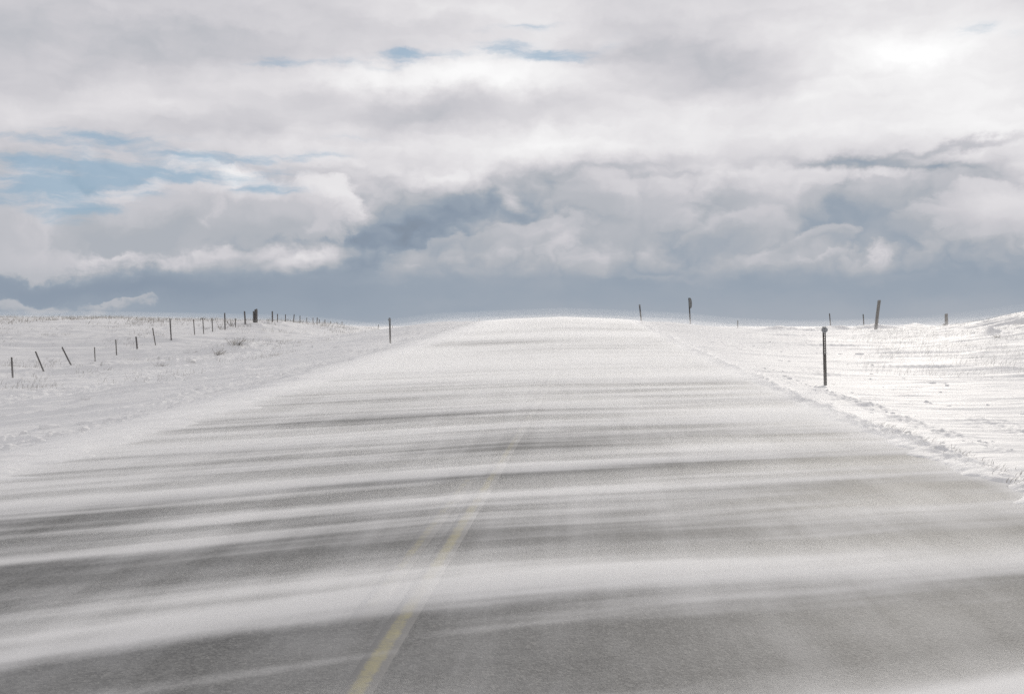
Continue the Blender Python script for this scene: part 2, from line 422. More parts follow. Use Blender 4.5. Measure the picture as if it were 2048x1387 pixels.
def drift_detail(x, y):
    """sastrugi, drifts, plough windrows and clods"""
    s = x * WX + y * WY
    t = -x * WY + y * WX
    ax = np.abs(x)
    off = sstep(4.6, 5.2, ax)
    field = sstep(6.0, 11.0, ax)
    near = 1 - sstep(140, 400, np.hypot(x, y))
    wob = pnoise(s / 9.0, t / 7.0, 3) * 1.2
    lf = 1 + .5 * sstep(-6, -11, x)
    d = 0.04 * lf * fbm(s / 6.0, (t + wob) / .9, 11, 3, .45) * off
    rid = 1 - np.abs(fbm(s / 12.0, (t + wob) / 2.4, 29, 3, .42))
    d = d + (0.13 - .05 * sstep(0, 8, x)) * (.6 + .4 * lf) * (rid ** 4 - 0.40) * field
    d = d + (0.12 - .06 * sstep(0, 8, x)) * fbm(s / 14.0, t / 5.0, 41, 3) * field
    # small scoured ripples and crust edges
    e = fbm(s / 2.0, (t + wob * .3) / 0.26, 57, 3, .5)
    patch = sstep(0.0, 0.5, fbm(x / 6.0, y / 8.0, 63, 2))
    d = d + (0.030 - .014 * sstep(3, 8, x)) * lf * np.maximum(e, -0.05) * off * (0.30 + 1.2 * patch)
    # plough windrows on the right shoulder, broken and lumpy
    def wind(xc, amp, wid, sd, fill):
        xm = xc + 0.16 * fbm(y / 5.0, y * 0 + sd, sd, 2)
        pr = np.exp(-((x - xm) / wid) ** 2)
        lump = np.clip(0.75 + .7 * fbm(x / .16, y / .26, sd + 5, 3, .65), 0, 1.5)
        brk = sstep(-.25 - fill, .45 - fill, fbm(y / 4.0, x * 0 + 2.0, sd + 9, 3, .6))
        return amp * pr * lump * brk
    d = d + wind(4.66, .044, .16, 71, .40 + .25 * (1 - sstep(10, 14, y))) + wind(5.45, .046, .22, 83, .35) * (1 - sstep(16, 24, y)) + wind(6.9, .03, .5, 97, -.1)
    d = d + wind(-5.9, .03, .30, 101, .0) + wind(-7.1, .055, .42, 113, .1) + wind(-8.3, .05, .5, 127, .05)
    # steep edge of the windrow seen from the road
    d = d + 0.012 * sstep(4.45, 4.75, ax)
    # drifts with broken faces by the right bank and by the far fence
    bank = np.exp(-((x - 27) / 4.5) ** 2 - ((y - 54) / 6.0) ** 2)
    d = d + bank * 0.30 * (1 - np.abs(fbm(s / 3.0, t / 1.3, 141, 4, .55)))
    # a low drift with a broken face along the fence beyond the right field
    yr = y - (65 + .35 * (x - 18) + 2.0 * fbm(x / 6.0, x * 0 + 1.0, 161, 2))
    face = np.where(yr < 0, np.exp(-(yr / 1.3) ** 2), np.exp(-(yr / 4.5) ** 2))
    d = d + .26 * face * sstep(8.5, 14, x) * (1 - sstep(23, 27, x)) * (.75 + .6 * fbm(x / 1.6, y / 2.0, 163, 3))
    # crusted, half-buried ground below the left fence
    cr = np.exp(-((x + 17.5) / 4.5) ** 2 - ((y - 53) / 9.0) ** 2) + .8 * np.exp(-((x + 15) / 5) ** 2 - ((y - 33) / 6.0) ** 2)
    d = d + .10 * cr * np.maximum(fbm(x / .55, y / .8, 171, 4, .62), -.15)
    for (cx, cy2, rx, ry, h) in MOUNDS:
        dxx = (x - cx) / rx; dyy = (y - cy2) / ry
        g = np.exp(-(dxx ** 2 + np.where(dyy < 0, (dyy * 1.7) ** 2, (dyy * .6) ** 2)))
        d = d + h * g * (0.75 + 0.5 * fbm(x / .7, y / .9, 151, 3))
    return d * near

def gnd(px, py, it=6):
    """ground point seen at a photo pixel (smooth ground)"""
    r = ray(px, py)
    ts = np.geomspace(2.5, 400, 3000)
    P = CAMN[None] + ts[:, None] * r[None]
    h = P[:, 2] - land_z(P[:, 0], P[:, 1])
    i = np.argmax(h < 0)
    if h[i] >= 0:
        i = len(ts) - 1
    return P[i]

def at_depth(px, py, Y):
    r = ray(px, py)
    return CAMN + r * ((Y - CAM.y) / r[1])

MOUNDS = []
def mound(px, py, rx, ry, h):
    p = gnd(px, py)
    MOUNDS.append((p[0], p[1], rx, ry, h))
mound(1992, 668, 0.9, 1.6, .22)
mound(195, 738, 1.4, 2.2, .20)
mound(465, 700, 1.6, 2.2, .26)
mound(395, 728, 1.8, 1.6, .18)
mound(668, 661, 1.4, 2.5, .30)
mound(700, 660, 1.0, 2.0, .18)
mound(505, 655, 2.6, 2.0, .25)
mound(553, 650, 1.6, 2.0, .25)
mound(272, 704, 1.5, 1.5, .12)
mound(1780, 655, 2.6, 3.0, .10)
mound(1620, 657, 2.5, 3.0, .10)
mound(1850, 655, 2.2, 3.0, .08)
mound(30, 752, 1.6, 1.4, .12)

def ground_z(x, y):
    return land_z(x, y) + drift_detail(np.asarray(x, float), np.asarray(y, float))

def gz(x, y):
    return float(ground_z(np.array([x]), np.array([y]))[0])

# ------------------------------------------------------------------ materials
def mat(name):
    m = bpy.data.materials.new(name)
    m.use_nodes = True
    m.node_tree.nodes.clear()
    return m, NT(m.node_tree)

def finish(N, bsdf, volume=None, disp=None):
    o = N.new('ShaderNodeOutputMaterial')
    if bsdf is not None:
        N.l.new(bsdf, o.inputs['Surface'])
    if volume is not None:
        N.l.new(volume, o.inputs['Volume'])

def principled(N, col, rough, bump=None, spec=0.3, **kw):
    b = N.new('ShaderNodeBsdfPrincipled')
    N.put(b.inputs['Base Color'], col)
    N.put(b.inputs['Roughness'], rough)
    N.put(b.inputs['Specular IOR Level'], spec)
    for k, v in kw.items():
        N.put(b.inputs[k.replace('_', ' ')], v)
    if bump is not None:
        n = N.new('ShaderNodeBump')
        N.put(n.inputs['Strength'], bump[1])
        n.inputs['Distance'].default_value = bump[2]
        N.put(n.inputs['Height'], bump[0])
        N.l.new(n.outputs[0], b.inputs['Normal'])
    return b.outputs[0]

SNOW = (0.86, 0.852, 0.846, 1)

def wind_coords(N):
    g = N.new('ShaderNodeNewGeometry')
    P = g.outputs['Position']
    s = N.vmath('DOT_PRODUCT', P, (WX, WY, 0))
    t = N.vmath('DOT_PRODUCT', P, (-WY, WX, 0))
    return P, s, t

# places on the road kept bare or covered: photo pixel, size along / across the wind (m), amount
PATCH = [
    (380, 1025, 2.6, .28, -.34), (200, 1060, 1.6, .25, -.26), (120, 1165, 1.8, .30, -.34), (480, 1170, 1.4, .18, -.20), (60, 1230, 1.2, .25, -.25),
    (350, 1345, 1.6, .30, -.36), (600, 1320, .9, .22, -.36), (1000, 1330, 1.4, .28, -.32), (1500, 1320, 2.0, .32, -.30), (1900, 1260, 1.6, .26, -.28),
    (820, 960, 2.4, .18, -.24), (1250, 945, 3.0, .20, -.20), (1550, 1100, 2.2, .22, -.34), (1150, 1130, 1.2, .18, -.26), (1800, 1105, 2.0, .22, -.20),
    (1850, 985, 1.6, .2, -.18), (1050, 1085, 1.6, .10, -.14), (760, 1060, 1.8, .12, -.18), (940, 885, 3.0, .2, -.14), (1500, 930, 2.6, .2, -.16), (1350, 1010, 2.2, .14, -.14),
    (300, 1295, 1.0, .13, .45), (760, 1215, 1.6, .15, .42), (1250, 1165, 1.0, .15, .62), (1600, 1160, 1.8, .15, .62), (1950, 1145, 1.4, .16, .5), (1450, 1195, 1.0, .08, .18),
    (200, 960, 3.0, .7, .28), (60, 1010, 2.0, .4, .16), (430, 1110, 1.4, .14, .14), (150, 1110, 1.6, .1, .14),
    (1450, 975, 3.5, .16, .26), (1100, 1000, 2.2, .12, .18), (1800, 955, 2.0, .14, .25), (650, 1000, 1.6, .12, .14), (1400, 1040, 2.2, .1, .14), (1000, 1025, 1.6, .08, .12),
    (1300, 1330, .25, .12, .25), (1750, 1340, 1.8, .34, -.8), (1250, 1370, 1.0, .2, -.45), (2000, 1310, 1.0, .25, -.4), (2040, 1380, .6, .08, .25),
]

def drift_value(N, seedz=0.0, fine=True):
    """how much drifting snow runs over a spot of the road (about 0..1 before threshold)"""
    P, s, t = wind_coords(N)
    wv = N.noise(N.comb(N.math('MULTIPLY', s, .12), N.math('MULTIPLY', t, .25)), 1.0, 2.0, .5)
    def layer(deg, sa, sb, det, rough, off, wob):
        c, k = math.cos(RAD(deg)), math.sin(RAD(deg))
        s2 = N.vmath('DOT_PRODUCT', P, (WX * c - WY * k, WY * c + WX * k, 0))
        t2 = N.vmath('DOT_PRODUCT', P, (-WY * c - WX * k, WX * c - WY * k, 0))
        t2 = N.math('MULTIPLY_ADD', wv, wob, t2)
        return N.noise(N.comb(N.math('MULTIPLY_ADD', s2, sa, off), N.math('MULTIPLY', t2, sb)), 1.0, det, rough)
    n1 = layer(2.5, .055, .55, 3.0, .62, 3.7, 1.1)
    n2 = layer(-3.0, .120, 1.6, 3.0, .58, 9.1, .6)
    n4 = layer(1.0, .26, 3.6, 2.0, .5, 5.5, .4)
    n3 = layer(0.5, .025, .20, 3.0, .60, 1.3, .8)
    v = N.math('MULTIPLY', N.math('SUBTRACT', n1, .5), 2.2)
    v = N.math('MULTIPLY_ADD', N.math('SUBTRACT', n2, .5), 2.1, v)
    v = N.math('MULTIPLY_ADD', N.math('SUBTRACT', n4, .5), 1.1, v)
    x, y, z = N.sep(P)
    fd = N.mapr(y, 6.0, 40.0, .4, 2.0)
    v = N.math('MULTIPLY_ADD', N.math('SUBTRACT', n3, .5), fd, v)
    v = N.math('MULTIPLY', v, N.mapr(y, 7.0, 28.0, 1.0, .84))
    far = N.math('ADD', N.mapr(y, 5.0, 14.0, -.17, .10, smooth=False), N.mapr(y, 11.0, 30.0, .0, .30))
    v = N.math('ADD', v, far)
    # dust lies along the wheel paths too
    g, _ = N.blob(P, -1.75, 6.4, .38, 2.2, 0)
    v = N.math('MULTIPLY_ADD', g, .30, v)
    ax = N.math('ABSOLUTE', x)
    edge = N.mapr(ax, 3.7, 4.75, 0.0, .32)
    v = N.math('ADD', v, edge)
    lane = N.mapr(x, -3.8, -1.6, .12, 0.0)
    v = N.math('ADD', v, lane)
    st = N.comb(s, t, 0.0)
    for (px, py, rs, rt, a) in PATCH:
        p = gnd(px, py)
        ps = p[0] * WX + p[1] * WY; pt = -p[0] * WY + p[1] * WX
        g, _ = N.blob(N.comb(s, N.math('MULTIPLY_ADD', N.math('SUBTRACT', wv, .5), .5, t)), ps, pt, rs, rt, 0)
        v = N.math('MULTIPLY_ADD', g, a * .95, v)
    return v, P, s, t

# drift group, shared by road, paint and the blowing snow
dg = bpy.data.node_groups.new("drift", 'ShaderNodeTree')
dg.interface.new_socket("Drift", in_out='OUTPUT', socket_type='NodeSocketFloat')
G = NT(dg)
dv, _, _, _ = drift_value(G)
go = G.new('NodeGroupOutput')
G.l.new(dv, go.inputs[0])

def drift(N):
    n = N.new('ShaderNodeGroup')
    n.node_tree = dg
    return n.outputs[0]

def snow_material():
    m, N = mat("snow")
    P, s, t = wind_coords(N)
    b1 = N.noise(N.comb(N.math('MULTIPLY', s, 1.4), N.math('MULTIPLY', t, 6.0)), 1.0, 5.0, .6)
    b2 = N.noise(P, 38.0, 3.0, .6, dim='3D')
    h = N.math('MULTIPLY_ADD', b2, .22, b1)
    tone = N.noise(N.comb(N.math('MULTIPLY', s, .5), N.math('MULTIPLY', t, 2.4)), 1.0, 5.0, .6)
    col = N.mixc(N.mapr(tone, .35, .7), (0.81, 0.803, 0.80, 1), SNOW)
    finish(N, principled(N, col, .68, (h, .42, .05), .03))
    return m

def asphalt_material():
    m, N = mat("asphalt")
    P, s, t = wind_coords(N)
    d = drift(N)
    x, y, z = N.sep(P)
    grit = N.noise(P, 95.0, 3.0, .7, dim='3D')
    agg = N.new('ShaderNodeTexVoronoi', feature='F1')
    N.put(agg.inputs['Vector'], P); agg.inputs['Scale'].default_value = 70.0
    acol = N.sep(agg.outputs['Color'])[0]
    mott = N.noise(P, 1.6, 5.0, .6, dim='3D')
    streaky = N.noise(N.comb(N.math('MULTIPLY', x, 3.0), N.math('MULTIPLY', y, .16)), 1.0, 4.0, .6)
    # wheel paths, worn paler, and the salt left on the surface
    base = N.ramp(N.math('MULTIPLY_ADD', grit, .8, N.math('MULTIPLY', acol, .35)), [
        (.28, (.085, .085, .086)), (.50, (.135, .135, .132)), (.70, (.18, .18, .175)), (.90, (.30, .295, .28))])
    salt = N.math('MULTIPLY', N.mapr(N.math('MULTIPLY_ADD', mott, .6, N.math('MULTIPLY', streaky, .5)), .42, .76), .44)
    col = N.mixc(salt, base, (.40, .40, .40, 1))
    # the film of powder snow running over it
    gr2 = N.noise(P, 60.0, 2.0, .6, dim='3D')
    dn = N.math('MULTIPLY_ADD', N.math('SUBTRACT', gr2, .5), .22, d)
    film = N.mapr(N.math('MULTIPLY_ADD', N.math('SUBTRACT', streaky, .5), .30, dn), -.55, .66, 0.06, .84)
    film = N.mixf(N.mapr(N.math('ABSOLUTE', x), 4.2, 4.72), film, 1.0)
    col = N.mixc(film, col, SNOW)
    rough = N.mixf(film, .72, .9)
    finish(N, principled(N, col, rough, (grit, N.mixf(film, .6, .12), .006), N.mixf(film, .22, .08)))
    return m

def paint_material(name, worn, off, wid, dash):
    m, N = mat(name)
    P, s, t = wind_coords(N)
    d = drift(N)
    x, y, z = N.sep(P)
    grit = N.noise(P, 60.0, 3.0, .7, dim='3D')
    wear = N.noise(P, 9.0, 6.0, .7, dim='3D')
    # paint is worn thin along its sides and at the ends of a dash
    xc = N.math('MULTIPLY_ADD', N.math('SUBTRACT', N.math('MINIMUM', y, 26.0), 3.8), .0176, off - .03)
    ed = N.math('ABSOLUTE', N.math('MULTIPLY', N.math('SUBTRACT', x, xc), 2.0 / wid))
    thin = N.mapr(ed, .20, 1.0, 0.0, .66)
    if dash:
        u = N.math('MULTIPLY', N.math('FRACT', N.math('MULTIPLY', N.math('SUBTRACT', y, 4.45 - 122.0), 1 / 12.2)), 12.2)
        thin = N.math('MAXIMUM', thin, N.mapr(u, 0.0, .45, .75, 0.0))
    k = N.math('ADD', N.math('MULTIPLY_ADD', grit, .7, wear), N.math('ADD', thin, N.mapr(y, 7.0, 17.0, 0.0, .48, smooth=False)))
    c = N.mixc(N.mapr(k, worn - .28, worn + .30), (.31, .278, .14, 1), (.155, .153, .148, 1))
    film = N.mapr(d, -.55, .66, .17, .86)
    finish(N, principled(N, N.mixc(film, c, SNOW), .85, (grit, .5, .004), .12))
    return m

def wood_material(name, a, b):
    m, N = mat(name)
    tcn = N.new('ShaderNodeTexCoord')
    P = tcn.outputs['Object']
    g = N.noise(N.vmath('MULTIPLY', P, (38.0, 38.0, 2.2)), 1.0, 5.0, .6, dim='3D')
    k = N.noise(P, 5.0, 3.0, .5, dim='3D')
    c = N.mixc(N.mapr(N.math('MULTIPLY_ADD', k, .4, g), .45, 1.0), a, b)
    finish(N, principled(N, c, .85, (g, .8, .01), .2))
    return m

def metal_material(name, a, b, rough=.55, metallic=.4):
    m, N = mat(name)
    tcn = N.new('ShaderNodeTexCoord')
    g = N.noise(tcn.outputs['Object'], 22.0, 5.0, .65, dim='3D')
    c = N.mixc(N.mapr(g, .4, .68), a, b)
    finish(N, principled(N, c, rough, (g, .3, .003), .4, Metallic=metallic))
    return m

def stalk_material(name, a, b):
    m, N = mat(name)
    oi = N.new('ShaderNodeNewGeometry')
    n = N.noise(oi.outputs['Position'], 1.7, 3.0, .6, dim='3D')
    c = N.mixc(N.mapr(n, .35, .65), a, b)
    finish(N, principled(N, c, .8, None, .2))
    return m

M_SNOW = snow_material()
M_ASPH = asphalt_material()
M_PAINT = paint_material("yellow_paint", .96, 0.0, .125, False)
M_PAINT2 = paint_material("worn_yellow_paint", .78, -.195, .12, True)
M_WOOD = wood_material("weathered_wood", (.11, .105, .105, 1), (.20, .19, .185, 1))
M_WOOD2 = wood_material("grey_wood", (.21, .205, .195, 1), (.36, .345, .32, 1))
M_TPOST = metal_material("rusty_steel", (.10, .095, .09, 1), (.19, .165, .145, 1), .7, .1)
M_STEEL = metal_material("painted_steel", (.075, .073, .07, 1), (.17, .145, .125, 1), .6, .2)
M_PLATE = metal_material("bare_aluminium", (.30, .31, .32, 1), (.38, .39, .40, 1), .6, .3)
M_SIGN = metal_material("sign_back", (.15, .155, .15, 1), (.22, .225, .22, 1), .7, .1)
M_GRASS = stalk_material("dry_grass", (.10, .088, .072, 1), (.24, .21, .165, 1))
M_PALE = stalk_material("frosted_grass", (.50, .48, .44, 1), (.74, .72, .68, 1))

# ------------------------------------------------------------------ mesh helpers
def mesh_from(name, V, Fc, material, smooth=True):
    """V (n,3) array, Fc (m,k) array of equal sized faces"""
    V = np.ascontiguousarray(V, dtype=np.float32); Fc = np.ascontiguousarray(Fc, dtype=np.int32)
    me = bpy.data.meshes.new(name)
    me.vertices.add(len(V)); me.vertices.foreach_set('co', V.ravel())
    k = Fc.shape[1]
    me.loops.add(Fc.size); me.loops.foreach_set('vertex_index', Fc.ravel())
    me.polygons.add(len(Fc))
    me.polygons.foreach_set('loop_start', np.arange(0, Fc.size, k, dtype=np.int32))
    me.polygons.foreach_set('loop_total', np.full(len(Fc), k, dtype=np.int32))
    me.polygons.foreach_set('use_smooth', np.full(len(Fc), smooth, dtype=bool))
    me.update(calc_edges=True)
    me.validate()
    if material is not None:
        me.materials.append(material)
    return me

def link(name, me, parent=None, kind=None, label=None, cat=None, group=None, loc=None):
    o = bpy.data.objects.new(name, me)
    COL.objects.link(o)
    if parent is not None:
        o.parent = parent
    if loc is not None:
        o.location = loc
    if kind:
        o['kind'] = kind
    if label:
        o['label'] = label
    if cat:
        o['category'] = cat
    if group:
        o['group'] = group
    return o

def grid_faces(nu, nv, wrap=False):
    i = np.arange(nu - 1)[:, None]; jn = nv if wrap else nv - 1
    j = np.arange(jn)[None, :]
    j2 = (j + 1) % nv
    a = i * nv + j; b = i * nv + j2; c = (i + 1) * nv + j2; d = (i + 1) * nv + j
    return np.stack([a, b, c, d], -1).reshape(-1, 4)

# ------------------------------------------------------------------ snow-covered ground, one sheet to the horizon
fr = np.concatenate([np.linspace(-38, 38, 1300), np.linspace(38, 322, 96)[1:-1]])
ang = np.radians(fr)
rr = np.concatenate([np.linspace(0.3, 2.2, 6)[:-1], np.geomspace(2.2, 7.5, 70)[:-1], np.geomspace(7.5, 118, 640)[:-1], np.geomspace(118, 9000, 90)])
A, R = np.meshgrid(ang, rr, indexing='ij')
gx = CAM.x + np.sin(A - YAW) * R
gy = np.cos(A - YAW) * R
gzv = ground_z(gx, gy)
_s = gx * WX + gy * WY; _t = -gx * WY + gy * WX
_xe = 4.32 + np.where(gx > 0, .25, .42) * fbm(_s / 5.0, _t / .9, 501, 4, .6) + .10 * pnoise(gx / .3, gy / .3, 505)
_in = (1 - sstep(_xe - .12, _xe + .22, np.abs(gx))) * (gy < 200) * (gy > -40)
_crown = land_z(gx, gy) - (road_z(gy) - crown(gx, gy))
gzv = np.where((np.abs(gx) < 4.75) & (gy < 190) & (gy > -30), gzv - _crown + .016, gzv) - .075 * _in
V = np.stack([gx, gy, gzv], -1).reshape(-1, 3)
na, nr = A.shape
fc = []
i = np.arange(na)[:, None]; i2 = (i + 1) % na; j = np.arange(nr - 1)[None, :]
fc = np.stack([i * nr + j, i * nr + j + 1, i2 * nr + j + 1, i2 * nr + j], -1).reshape(-1, 4)[:, ::-1]
V = np.vstack([V, [[CAM.x, 0, gz(CAM.x, 0) - .05]]])
gme = mesh_from("snow_ground", V, fc, M_SNOW)
ground = link("snow_ground", gme, kind='structure')

# ------------------------------------------------------------------ road
ys = np.concatenate([np.arange(-30, 0, 1.0), np.arange(0, 130, 0.4), np.arange(130, 190, 2.0)])
xs = np.linspace(-HALF - .15, HALF + .15, 39)
X, Y = np.meshgrid(xs, ys, indexing='ij')
Z = road_z(Y) - crown(X, Y)
road = link("road", mesh_from("road", np.stack([X, Y, Z], -1).reshape(-1, 3), grid_faces(len(xs), len(ys))[:, ::-1], M_ASPH), kind='structure')

def stripe(name, off, wid, y0, y1, material):
    yv = np.arange(y0, y1 + 1e-6, 0.25)
    xv = off + wid * np.array([-.53, -.47, 0, .47, .53])
    a, b = np.meshgrid(xv, yv, indexing='ij')
    a = a - .03 + .0176 * (np.minimum(b, 26) - 3.8)          # the paint drifts a little across the crown
    lip = np.full(a.shape, .003); lip[0] = lip[-1] = -.002; lip[:, 0] = lip[:, -1] = -.002      # paint has no gap under its rim
    z = road_z(b) - crown(a, b) + lip
    return link(name, mesh_from(name, np.stack([a, b, z], -1).reshape(-1, 3), grid_faces(5, len(yv))[:, ::-1], material), kind='structure')

stripe("road_marking", 0.0, .125, -20, 110, M_PAINT)
for k in range(-2, 9):
    y0 = 4.45 + 12.2 * k
    stripe("road_marking", -0.195, .120, y0, y0 + 4.4, M_PAINT2)

# ------------------------------------------------------------------ posts
def basis_from_tip(tip):
    zax = Vector(tip).normalized()
    xax = Vector((1, 0, 0)); xax = (xax - zax * xax.dot(zax)).normalized()
    yax = zax.cross(xax)
    return Matrix((xax, yax, zax)).transposed()

def wood_mesh(name, length, r, seed, bury=0.35, sides=10, rings=9, material=None, slant=.25, taper=.88):
    rng = np.random.RandomState(seed)
    a = np.arange(sides) * 2 * np.pi / sides
    prof = 1 + rng.uniform(-.10, .10, sides)
    zs = np.linspace(-bury, length, rings)
    bend = rng.uniform(-1, 1, 2) * r * .35
    V = []
    for k, z in enumerate(zs):
        u = (z + bury) / (length + bury)
        rad = r * (1.0 + (taper - 1.0) * u) * prof * (1 + rng.uniform(-.04, .04, sides))
        cx, c2 = bend * math.sin(u * math.pi)
        zt = np.full(sides, z)
        if k == rings - 1:
            zt = z - slant * r * (1 + np.cos(a - rng.uniform(0, 6)))
        V.append(np.stack([cx + rad * np.cos(a), c2 + rad * np.sin(a), zt], -1))
    # small chamfer ring and cap
    top = V[-1].copy(); c = top.mean(0)
    V.append(c + (top - c) * np.array([.82, .82, 1]) + np.array([0, 0, .012]))
    V.append(np.repeat((c + np.array([0, 0, .014]))[None], sides, 0) + (top - c) * .02)
    V = np.vstack(V)
    return mesh_from(name, V, grid_faces(rings + 2, sides, True), material or M_WOOD, True)

def extrude_profile(poly, z0, z1, n=6):
    """open/closed thin profile extruded, poly (k,2) closed outline"""
    poly = np.array(poly); k = len(poly)
    zs = np.linspace(z0, z1, n)
    V = np.vstack([np.column_stack([poly, np.full(k, z)]) for z in zs])
    return V, grid_faces(n, k, True)

def tpost_mesh(name, length, w, bury=.4):
    """studded steel T post: a flange and a stem with lugs"""
    f = w / 2; th = w * .16
    poly = [(-f, 0), (f, 0), (f, th), (th / 2, th), (th / 2, w * .95), (-th / 2, w * .95), (-th / 2, th), (-f, th)]
    V, Fq = extrude_profile(poly, -bury, length, 10)
    n = len(V)
    cap = np.array([[n - 8, n - 7, n - 6, n - 1], [n - 6, n - 5, n - 2, n - 1], [n - 5, n - 4, n - 3, n - 2]])
    Vs = [V]; Fs = [Fq, cap]
    base = n
    for z in np.arange(.12, length - .05, .11):           # studs on the face
        b = np.array([(-.3, -.22, -.012), (.3, -.22, -.012), (.3, 0, -.02), (-.3, 0, -.02), (-.3, -.22, .012), (.3, -.22, .012), (.3, 0, .02), (-.3, 0, .02)])
        b = b * np.array([w * .6, w * .6, 1]) + np.array([0, 0, z])
        Vs.append(b)
        Fs.append(np.array([[0, 1, 5, 4], [1, 2, 6, 5], [2, 3, 7, 6], [3, 0, 4, 7], [4, 5, 6, 7], [3, 2, 1, 0]]) + base)
        base += 8
    return mesh_from(name, np.vstack(Vs), np.vstack(Fs), M_TPOST, False)

def place(o, base, tip):
    M3 = basis_from_tip(tip)
    o.matrix_world = Matrix.Translation(Vector(base)) @ M3.to_4x4()

FX = -24.2       # the fence line runs beside the road here
def fence_point(px, py):
    r = ray(px, py)
    t = (FX - CAM.x) / r[0]
    return CAMN + r * t

# (top px, base px, kind, width px, label)
FENCE = [
    ((23, 714.3), (25.8, 763.1), 'w', 3.8, "thick upright wooden fence post leftmost in the row, nearest the left edge"),
    ((71, 702.6), (90, 749), 'w', 3.6, "leaning wooden fence post, second from the left edge, tilting left"),
    ((124, 693.8), (145, 734), 'w', 3.3, "most steeply tilted wooden fence post, third from the left edge"),
    ((189, 694), (190.2, 723.7), 't', 2.0, "thin steel fence post just right of the most steeply tilted wooden post"),
    ((231.4, 678.6), (233.2, 712), 't', 2.2, "thin steel fence post between a thinner one and a short stout wooden post"),
    ((272, 673), (274.6, 699), 'w', 3.6, "short stout wooden fence post standing low in front of the snowy slope"),
    ((305.3, 655.7), (310, 684), 't', 2.1, "thin steel fence post leaning slightly, just left of the tall post touching the skyline"),
    ((339.8, 636.6), (342.2, 676), 'w', 2.9, "tall slim wooden fence post whose top just touches the skyline at left"),
    ((387, 638), (389, 666.5), 't', 1.9, "thin steel fence post first right of the tall slim skyline post"),
    ((405.5, 635), (407, 663), 't', 1.9, "thin steel fence post with a twig at its top, left of the weed stems"),
    ((424, 637), (425, 660.6), 't', 1.9, "thin steel fence post just left of the dry branching weeds"),
    ((449.4, 625.4), (450.4, 657), 'w', 2.9, "wooden fence post rising into the sky right beside the dry branching weeds"),
    ((470.3, 635.8), (471, 655.7), 't', 1.9, "short thin steel fence post between two taller wooden posts on the crest"),
    ((489, 622), (490.6, 653.8), 'w', 3.4, "wooden fence post standing just left of the dark post cluster"),
    ((544.5, 622), (544.5, 646), 'w', 3.2, "wooden fence post standing alone just right of the dark post cluster"),
    ((555, 627.4), (555, 646), 't', 1.9, "thin steel fence post close beside the wooden post right of the cluster"),
    ((571, 628.4), (570.7, 645.4), 't', 1.8, "thin upright steel fence post on the crest, left of one leaning right"),
    ((588.5, 628.4), (586.5, 645), 't', 1.8, "thin steel fence post leaning right on the snowy crest"),
    ((600, 631), (600, 643.6), 't', 1.6, "faint upright steel fence post just right of the one leaning right"),
    ((613.5, 635), (613.5, 644), 't', 1.6, "short faint steel fence post midway along the far descending row"),
    ((626, 635), (626, 645), 't', 1.6, "faint steel fence post just left of the last dark wooden post"),
    ((634.6, 634.8), (634.4, 646.5), 'w', 2.4, "last dark wooden fence post in the far descending row"),
    ((638.3, 638), (639, 647), 't', 1.6, "thin steel fence post touching the right side of the last wooden post"),
    ((650, 638.7), (650, 648), 't', 1.5, "pale steel fence post first after the pair at the last wooden post"),
    ((660.7, 642), (661, 649), 't', 1.5, "tiny pale steel fence post, third from the far end of the row"),
    ((673.8, 644), (674, 651.4), 't', 1.5, "tiny pale steel fence post next to last at the row's far end"),
    ((684, 643), (684, 651.4), 't', 1.5, "last tiny steel fence post at the far right end of the row"),
]
def put_post(name, top, base, Y, kind, wpx, label, cat, group=None, seed=0, material=None, bury=.4, taper=.9):
    b = at_depth(base[0], base[1], Y); tp = at_depth(top[0], top[1], Y)
    tip = tp - b; Ln = float(np.linalg.norm(tip))
    w = wpx / F * Y
    drop = max(0.0, b[2] - gz(b[0], b[1]))
    if kind == 'w':
        me = wood_mesh(name, Ln, w / 2, seed, bury + drop, material=material, taper=taper)
    else:
        me = tpost_mesh(name, Ln, w, bury + drop)
    o = link(name, me, label=label, cat=cat, group=group)
    place(o, b, tip)
    return o

for i, (tp, bs, kd, wpx, lab) in enumerate(FENCE):
    Yd = fence_point(*bs)[1]
    put_post("wooden_fence_post" if kd == 'w' else "steel_fence_post", tp, bs, Yd, kd, wpx, lab, "fence post",
             "fence posts in the row across the left field", seed=i + 1)

# cluster of three posts wired together at the fence corner
Yc = fence_point(511, 650)[1]
pc = at_depth(511, 650, Yc)
cl = link("post_cluster", None, label="dark cluster of wooden posts bound together on the left crest, widest thing in the row", cat="post cluster", loc=Vector(pc))
for k, (dxp, topy, wpx, dyy) in enumerate([(-3.6, 621.5, 3.2, -.05), (-.4, 618.0, 3.8, .04), (2.9, 616.8, 4.0, -.04)]):
    w = wpx / F * Yc
    Ln = (650 - topy) / F * Yc
    o = link("post", wood_mesh("post", Ln, w / 2, 60 + k, .5, taper=.96), parent=cl, loc=(dxp / F * Yc, dyy, 0))
# wire wrapped twice round them
for zz in (.42, .78):
    th = np.linspace(0, 2 * np.pi, 25)[:-1]
    ring = np.stack([(.5 * 11.4 / F * Yc) * np.cos(th), .125 * np.sin(th), zz + .01 * np.sin(3 * th)], -1)
    nrm = np.stack([np.cos(th), np.sin(th), 0 * th], -1)
    wv = np.vstack([ring + .006 * (math.cos(q) * nrm + np.array([0, 0, math.sin(q)])) for q in np.linspace(0, 2 * np.pi, 6)[:-1]])
    wf = np.array([[a * 24 + k, a * 24 + (k + 1) % 24, ((a + 1) % 5) * 24 + (k + 1) % 24, ((a + 1) % 5) * 24 + k] for a in range(5) for k in range(24)])
    link("binding_wire", mesh_from("binding_wire", wv, wf, M_TPOST), parent=cl)

